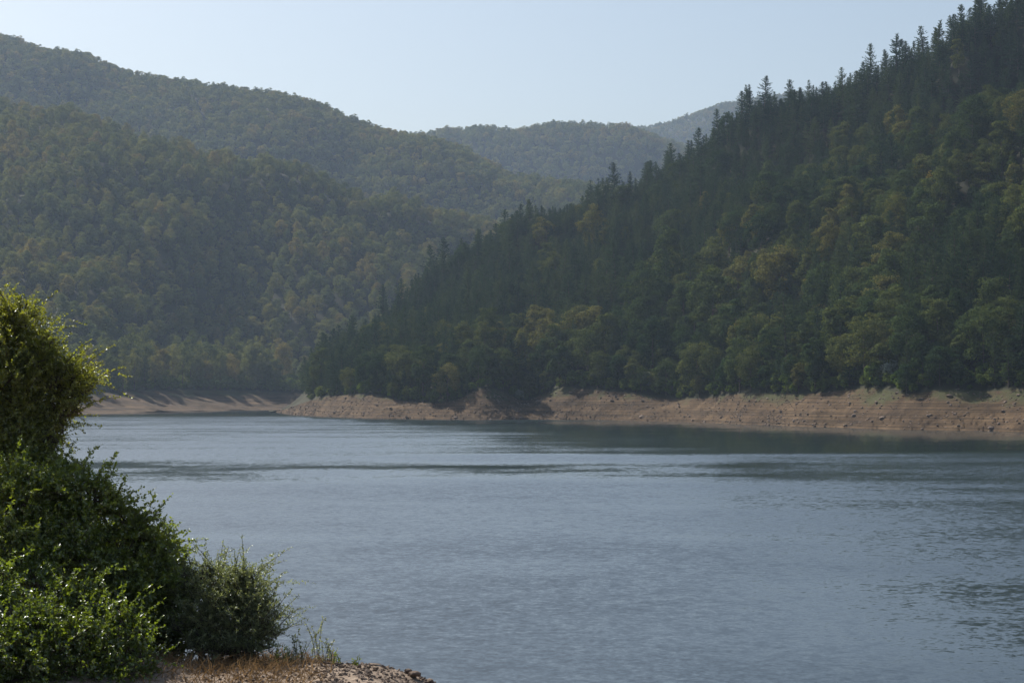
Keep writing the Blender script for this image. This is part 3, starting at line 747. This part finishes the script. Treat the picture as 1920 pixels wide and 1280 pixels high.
dn = 0.25 + 0.75 * sstep(-0.1, 0.6, fbm(P[:, 0] / 14, P[:, 1] / 14, 401, 3)) * np.interp(pp, [600, 1200, 1600, 1900], [.5, .6, 1, 1])
o = in_view(P) & (RNG.random(len(P)) < dn * 0.6); P = P[o]
s_ = RNG.lognormal(-0.75, 0.45, len(P)).clip(.2, 1.7)
gn_scatter('rubble', P, RNG.uniform(-.5, 6.28, (len(P), 3)) * [0.1, 0.1, 1], np.stack([s_, s_, s_], 1), RNG.integers(0, 6, len(P)), C_ROCK, kind='stuff', label='loose stones strewn over the eroded brown bank', category='rubble')
for px, vb, s, lab in ((1012, 0.86, 2.6, 'pale flat slab of rock on the flank of the second earth mound'), (1655, 0.60, 1.9, 'dark boulder low on the bank below the pale shrubs'),
                       (1205, 0.58, 2.4, 'dark boulder at the waterline below the shaded dip'), (1860, 0.56, 1.8, 'pale stone at the waterline in the rubble'), (1780, 0.93, 2.0, 'reddish boulder at the top of the rubble bank'),
                       (1070, 0.90, 1.7, 'pale boulder on the crest of the second earth mound'), (855, 0.54, 1.5, 'small dark boulder at the water below the first earth mound')):
    i = np.argmin(np.abs(upx - px)); g = BG[i, int(vb * (NV_B - 1))]
    b = obj('boulder', ROCKS[4 + int(px) % 2], label=lab, category='boulder'); b.location = g; b.scale = (s, s, s); b.rotation_euler = (0.2, 0.1, px)

# ------------------------------------------------------------------ near bank with its bushes
def near_z(x, y):
    x = np.asarray(x, float); y = np.asarray(y, float)
    base = 8.4 - 0.125 * y - 0.003 * np.clip(y - 18, 0, None) ** 2 - 0.02 * np.clip(x, 0, None)
    side = 1 - sstep(-2.2, 1.2, x + 0.25 * noise2(x * 1.3, y * 1.3, 501))
    b = side * sstep(15, 25, y) * (1 - sstep(30.5, 37, y)) * 1.30
    z = base + b + 0.10 * fbm(x / 1.7, y / 1.7, 511, 4) * sstep(2, 8, y)
    return np.where(y > 37, np.minimum(z, 3.4 - (y - 37) * 0.32), z)
def near_bank():
    X = np.r_[np.linspace(-60, -14, 60), np.linspace(-13.8, 4, 240), np.linspace(4.3, 60, 60)]; Y = np.r_[np.linspace(-30, 14, 60), np.linspace(14.2, 40, 260), np.linspace(40.5, 70, 40)]
    XX, YY = np.meshgrid(X, Y, indexing='ij'); Z = near_z(XX, YY)
    m = rough_mat('gravel_bank', [(0.25, (0.13, 0.10, 0.072)), (0.5, (0.24, 0.185, 0.14)), (0.75, (0.36, 0.29, 0.225))], 5.0, 8.0, bump=0.05, bump_scale=22)
    obj('near_bank', mesh_np('near_bank', np.stack([XX, YY, Z], -1).reshape(-1, 3), grid_faces(*XX.shape), [m], smooth=True), kind='structure')
near_bank()

# pebbles of the spit
P = np.stack([RNG.uniform(-6, 0.5, 9000), RNG.uniform(22, 27.5, 9000), np.zeros(9000)], 1); P[:, 2] = near_z(P[:, 0], P[:, 1])
px, py = project(P); o = (px > 380) & (py < 1300); P = P[o]
s_ = RNG.lognormal(-3.3, .5, len(P)).clip(.012, .07)
gn_scatter('pebbles', P, RNG.uniform(0, 6.28, (len(P), 3)) * [.15, .15, 1], np.stack([s_ * 1.3, s_, s_ * .8], 1), RNG.integers(0, 6, len(P)), C_ROCK, kind='stuff', label='small pebbles covering the gravel spit', category='pebbles')
for px, py, d, s, lab in ((776, 1262, 25.1, (.17, .14, .16), 'dark flat-topped stone near the edge of the gravel spit'), (764, 1254, 25.3, (.12, .1, .12), 'pale stone beside the dark one on the gravel spit'),
                          (700, 1243, 25.3, (.22, .12, .06), 'flat pale stone on the crest of the gravel spit'), (806, 1270, 25.2, (.16, .1, .09), 'flat stone low on the end of the gravel spit')):
    p = at(px, py, d); p[2] = float(near_z(p[0], p[1])) + s[2] * .3
    b = obj('stone', ROCKS[4], label=lab, category='stone'); b.location = p; b.scale = s; b.rotation_euler = (0, 0, px)

def leaf_mat(name, a, b, transl=0.35, gloss=0.07, rough=0.38):
    return foliage_mat(name, [(0.0, a), (1.0, b)], transl, (1.35, 1.3, 0.4), noise_scale=1.1, gloss=gloss, rough=rough)
M_L1 = leaf_mat('olive_leaves', (0.165, 0.195, 0.034), (0.300, 0.295, 0.055), 0.6)
M_L2 = leaf_mat('dark_leaves', (0.115, 0.165, 0.026), (0.205, 0.255, 0.042), 0.55)
M_L3 = foliage_mat('willow_leaves', [(0.0, (0.215, 0.250, 0.115)), (1.0, (0.310, 0.340, 0.170))], 0.52, (1.12, 1.12, 0.7), noise_scale=1.1, gloss=0.06, rough=0.4)
M_L4 = leaf_mat('fresh_leaves', (0.095, 0.142, 0.021), (0.160, 0.212, 0.034), 0.5)
M_STEM = rough_mat('stem_bark', [(0.3, (0.05, 0.04, 0.03)), (0.7, (0.12, 0.10, 0.075))], 9.0)

def leaves_on(P, D, rng, L, W, acc):
    """leaves at P growing along D: five points, folded along the midrib"""
    n = len(P); D = nrm(D); up_ = nrm(np.array([0, 0, 1.0]) + 0.75 * rng.normal(size=(n, 3)))
    s = nrm(np.cross(D, up_)); N = np.cross(s, D)
    L = L * rng.uniform(.5, 1.4, (n, 1)); W = W * rng.uniform(.75, 1.2, (n, 1)); f = rng.uniform(.05, .3, (n, 1)) * W
    base = P; mid = P + D * L * .5 - N * f; tip = P + D * L - N * L * rng.uniform(0, .25, (n, 1))
    l_ = P + D * L * .45 + s * W * .5 + N * f; r_ = P + D * L * .45 - s * W * .5 + N * f
    V = np.stack([base, l_, mid, r_, tip], 1).reshape(-1, 3); b = np.arange(n)[:, None] * 5
    T = np.concatenate([b + [0, 2, 1], b + [0, 3, 2], b + [1, 2, 4], b + [2, 3, 4]], 0)
    acc.add(V, T)

def bush(name, label, blobs, base, mat, seed, L=0.05, W=0.032, shoot=0.55, n_shoot=240, per=34, upward=0.5, n_stem=7, spread=1.0):
    """blobs: (px, py, distance, radius in photo px). Shoots grow out of every blob; leaves grow along the shoots"""
    rng = np.random.default_rng(seed); fol = Acc(); wood = Acc(); base = np.array(base, float)
    cents = []
    for a, b, d, r in blobs:
        c0 = at(a, b, d); r0 = r / F * d; cents.append((c0, r0 * .72))
        for q in range(5):
            dd = rand_dir(1, rng)[0]; dd[1] *= .7; cents.append((c0 + dd * r0 * rng.uniform(.5, .8), r0 * rng.uniform(.3, .5), c0))
    root = bpy.data.objects.new(name, None); COL.objects.link(root); root.location = base; root['label'] = label; root['category'] = 'bush'
    for c, r, *par in cents:
        c = c - base
        if par:
            foot = par[0] - base; midp = (foot + c) * .5 + rng.normal(size=3) * .05; r1 = .012
        else:
            foot = np.array([rng.uniform(-.35, .35) * spread, rng.uniform(-.3, .3), -0.15]); r1 = .032
            midp = foot * .4 + c * .5 + np.array([0, 0, .15 * abs(c[2])]) + rng.normal(size=3) * .1
        Pm = catmull(np.stack([foot, midp, c]), 9); wood.add(*tube(Pm, np.linspace(r1, .4 * r1, 9), 6))
        for q in range(n_stem):
            e = c + rand_dir(1, rng)[0] * r * .7; s0 = Pm[int(rng.integers(4, 9))]
            wood.add(*tube(catmull(np.stack([s0, (s0 + e) / 2 + rng.normal(size=3) * .06, e]), 6), np.linspace(.012, .005, 6), 4))
        m = int(n_shoot * (r / .6) ** 2)
        dirs = rand_dir(m, rng); dirs[:, 2] = np.where(dirs[:, 2] < -.3, -dirs[:, 2] * .4, dirs[:, 2])
        lump = 1 + 0.48 * noise2(dirs[:, 0] * 2.2 + seed, dirs[:, 2] * 2.2 + dirs[:, 1], 600 + seed)
        start = c + dirs * (r * lump * rng.uniform(.25, .92, m))[:, None]
        gd = nrm(dirs + np.array([0, 0, upward]) + .45 * rng.normal(size=(m, 3)))
        ln = shoot * rng.uniform(.3, 1.0, m) * np.where(rng.random(m) < .10, 1.7, 1.0) * min(1, r / .5)
        far_ = rng.random(m) < (.16 if not par else .10)          # long outer sprays break the outline
        start = np.where(far_[:, None], c + dirs * (r * rng.uniform(.8, 1.05, m))[:, None], start)
        ln = np.where(far_, shoot * rng.uniform(.7, 1.25, m), ln)
        for i in range(m):
            k_ = max(5, int(per * ln[i] / shoot)); t = np.sort(rng.random(k_))
            bend = np.array([0, 0, -0.18 * ln[i]])
            P = start[i] + gd[i] * (t * ln[i])[:, None] + bend * (t ** 2)[:, None]
            if i % 2 == 0:
                tt = np.array([0, .5, 1.0]); wood.add(*tube(start[i] + gd[i] * (tt * ln[i])[:, None] + bend * (tt ** 2)[:, None], [.006, .004, .002], 3))
            D = nrm(gd[i] * .5 + rng.normal(size=(k_, 3)) * .75)
            leaves_on(P, D, rng, L * (1.05 - .4 * t[:, None]), W * (1.05 - .4 * t[:, None]), fol)
    f_ = obj('foliage', fol.mesh(name + '_foliage', [mat]), root); f_['kind'] = 'stuff'
    obj('stems', wood.mesh(name + '_stems', [M_STEM], smooth=True), root)
    print(name, sum(len(t) for t in fol.t))
    return root

def base_at(px, d):
    p = at(px, 1250, d); p[2] = float(near_z(p[0], p[1])); return p

bush('tall_bush', 'tall olive-green bush with a sunlit yellowish top, against the far dark trees',
     [(-60, 640, 27, 120), (25, 645, 27, 82), (-20, 740, 26.6, 90), (85, 715, 27, 72), (135, 712, 27.2, 56), (150, 735, 27.2, 38), (90, 665, 27.1, 42), (48, 812, 26.7, 62), (75, 835, 26.5, 44), (20, 860, 26.3, 72), (68, 885, 26.2, 44), (10, 780, 26.6, 80), (98, 800, 26.9, 40), (55, 775, 27, 62), (-5, 840, 26.5, 78), (25, 885, 26.2, 62), (-10, 940, 26, 80), (55, 860, 26.6, 42), (110, 770, 27, 45), (60, 825, 26.9, 46), (35, 800, 26.8, 60), (72, 858, 26.7, 32), (-70, 900, 26.5, 110), (10, 700, 26.8, 70), (-90, 760, 26.6, 110)],
     base_at(-30, 26.6), M_L1, 11, L=.052, W=.032, shoot=.55, n_shoot=340, per=34, upward=.4)
bush('broad_bush', 'broad dark green bush with glossy round leaves, filling the bank below the tall bush',
     [(20, 935, 25, 85), (85, 960, 25.3, 70), (165, 965, 25.5, 68), (120, 1050, 25, 95), (235, 1010, 25.6, 62), (295, 1030, 25.8, 52), (240, 1110, 25.4, 85), (320, 1110, 25.7, 62), (30, 1060, 24.6, 100), (330, 1190, 25.5, 70), (180, 1180, 25, 100), (90, 900, 26.4, 55), (110, 1000, 26.8, 80), (210, 1060, 26.9, 85), (290, 1120, 26.9, 75), (130, 1130, 26.6, 90), (260, 1200, 26.4, 80), (375, 1190, 26.3, 50)],
     base_at(180, 25.4), M_L2, 12, L=.060, W=.043, shoot=.5, n_shoot=520, per=28, upward=.5)
bush('fresh_bush', 'low fresh green bush with bright leaf tips, nearest on the bank',
     [(-30, 1120, 23.4, 75), (50, 1180, 22.9, 66), (125, 1135, 23.6, 58), (70, 1090, 24, 50), (165, 1220, 22.8, 70), (225, 1180, 23.2, 45), (250, 1240, 23, 50), (60, 1260, 22.5, 90), (170, 1290, 22.6, 80), (-40, 1230, 22.4, 90)],
     base_at(100, 22.5), M_L4, 13, L=.058, W=.041, shoot=.55, n_shoot=400, per=28, upward=.3)
bush('willow_bush', 'feathery grey-green willow bush with long upright shoots over the water',
     [(400, 1150, 25.3, 62), (440, 1160, 25.2, 66), (470, 1185, 25.1, 50), (395, 1210, 25, 50), (430, 1110, 25.4, 50), (360, 1100, 25.5, 45), (420, 1225, 25, 45), (460, 1215, 25, 38), (370, 1180, 25.2, 50), (465, 1125, 25.3, 48), (488, 1160, 25.2, 42), (495, 1195, 25.1, 34), (450, 1090, 25.4, 34), (395, 1080, 25.5, 36)],
     base_at(415, 25.2), M_L3, 14, L=.050, W=.017, shoot=.56, n_shoot=470, per=44, upward=.6, n_stem=4)

def weed(px, d, h, n, label, seed, mat, leafL=.035):
    rng = np.random.default_rng(seed); b = base_at(px, d); fol = Acc(); st = Acc()
    root = bpy.data.objects.new('weed_plant', None); COL.objects.link(root); root.location = b; root['label'] = label; root['category'] = 'plant'
    for i in range(n):
        a = rng.uniform(0, 6.28); hh = h * rng.uniform(.5, 1); ln = rng.uniform(.15, .6) * hh
        e = np.array([math.cos(a) * ln, math.sin(a) * ln * .5, hh]); s0 = np.array([rng.uniform(-.08, .08), rng.uniform(-.08, .08), -.03])
        P = catmull(np.stack([s0, s0 + e * [.3, .3, .55], s0 + e]), 8); st.add(*tube(P, np.linspace(.005, .0018, 8), 3))
        m = int(hh * 75); t = rng.uniform(.15, 1, m); Q = np.stack([np.interp(t, np.linspace(0, 1, 8), P[:, k]) for k in range(3)], 1)
        leaves_on(Q, nrm(rng.normal(size=(m, 3)) + [0, 0, .3]), rng, leafL, leafL * .45, fol)
    f_ = obj('foliage', fol.mesh('weed_foliage', [mat]), root); f_['kind'] = 'stuff'
    obj('stems', st.mesh('weed_stems', [M_STEM]), root)
for a in ((560, 24.9, .50, 9, 'leafy weed with thin arching shoots, next to the willow bush', 21, M_L3), (592, 25.1, .62, 5, 'tallest thin weed on the spit, its shoots reaching over the water', 22, M_L3),
          (615, 25.0, .36, 9, 'bushy grey weed on the spit before its bare gravel', 23, M_L3), (632, 24.6, .26, 6, 'small dark green weed standing alone on the gravel', 24, M_L4),
          (520, 24.4, .30, 10, 'low green weed in the dry grass below the willow bush', 25, M_L4), (662, 24.7, .16, 5, 'tiny bright weed farthest out on the gravel spit', 26, M_L4), (545, 24.5, .28, 9, 'low weed between dry grass and gravel', 27, M_L3)):
    weed(*a)

# dry grass
def dry_grass():
    n = 5200; rng = np.random.default_rng(33)
    x = rng.uniform(-6.6, -2.2, n); y = rng.uniform(22.5, 26.5, n); px, _ = project(np.stack([x, y, near_z(x, y)], 1))
    k = (px > 240) & (px < 640) & (rng.random(n) < np.interp(px, [240, 400, 500, 560, 640], [.3, 1, 1, .6, .1])); x, y = x[k], y[k]
    b = np.stack([x, y, near_z(x, y) - .01], 1); m = len(b); h = rng.uniform(.05, .26, (m, 1)); d = nrm(rng.normal(size=(m, 3)) * [.75, .75, 0] + [0, 0, 1])
    s = nrm(np.cross(d, rand_dir(m, rng))) * .006; md = b + d * h * .6; tip = b + d * h + rng.normal(size=(m, 3)) * [.12, .12, .03]
    V = np.stack([b - s, b + s, md + s * .7, md - s * .7, tip], 1).reshape(-1, 3); i = np.arange(m)[:, None] * 5
    mt = foliage_mat('dry_grass', [(0, (0.17, 0.115, 0.065)), (1, (0.30, 0.22, 0.13))], .35, (1.1, 1.0, .8), 1.0)
    obj('dry_grass', mesh_np('dry_grass', V, [i + [0, 1, 2, 3], i + [3, 2, 4]], [mt]), kind='stuff', label='rusty dry grass at the foot of the willow bush', category='grass')
dry_grass()

# ------------------------------------------------------------------ haze: the air of the valley
def haze():
    x0, x1, y0, y1, z0, z1 = -5050, 5050, -250, 5050, -15.5, 790
    V = [[x, y, z] for z in (z0, z1) for y in (y0, y1) for x in (x0, x1)]
    Fq = np.array([[0, 2, 3, 1], [4, 5, 7, 6], [0, 1, 5, 4], [2, 6, 7, 3], [0, 4, 6, 2], [1, 3, 7, 5]])
    m, n, l = new_mat('haze_air')
    v = node(n, 'ShaderNodeVolumePrincipled', inputs={'Density': HAZE_DENSITY, 'Anisotropy': 0.35}); v.inputs['Color'].default_value = (*HAZE_COLOR, 1)
    out = n.new('ShaderNodeOutputMaterial'); l.new(v.outputs[0], out.inputs['Volume'])
    obj('haze', mesh_np('haze', V, Fq, [m]), kind='stuff', label='thin blue summer haze filling the valley', category='haze')
haze()

# ------------------------------------------------------------------ labels that still agree are told apart by their order from the left
def order_labels():
    nth = 'first second third fourth fifth sixth seventh eighth ninth tenth eleventh twelfth thirteenth fourteenth fifteenth sixteenth seventeenth eighteenth nineteenth twentieth twenty-first twenty-second twenty-third twenty-fourth twenty-fifth twenty-sixth twenty-seventh twenty-eighth twenty-ninth thirtieth thirty-first thirty-second thirty-third thirty-fourth thirty-fifth'.split()
    by = {}
    for o in SC.objects:
        if o.parent is None and o.get('label') and o.get('group'): by.setdefault(o['label'], []).append(o)
    for lab, os_ in by.items():
        if 1 < len(os_) <= len(nth):
            os_.sort(key=lambda o: o.location.x / o.location.y)
            for k, o in enumerate(os_): o['label'] = '%s, %s from the left' % (lab, nth[k])
order_labels()
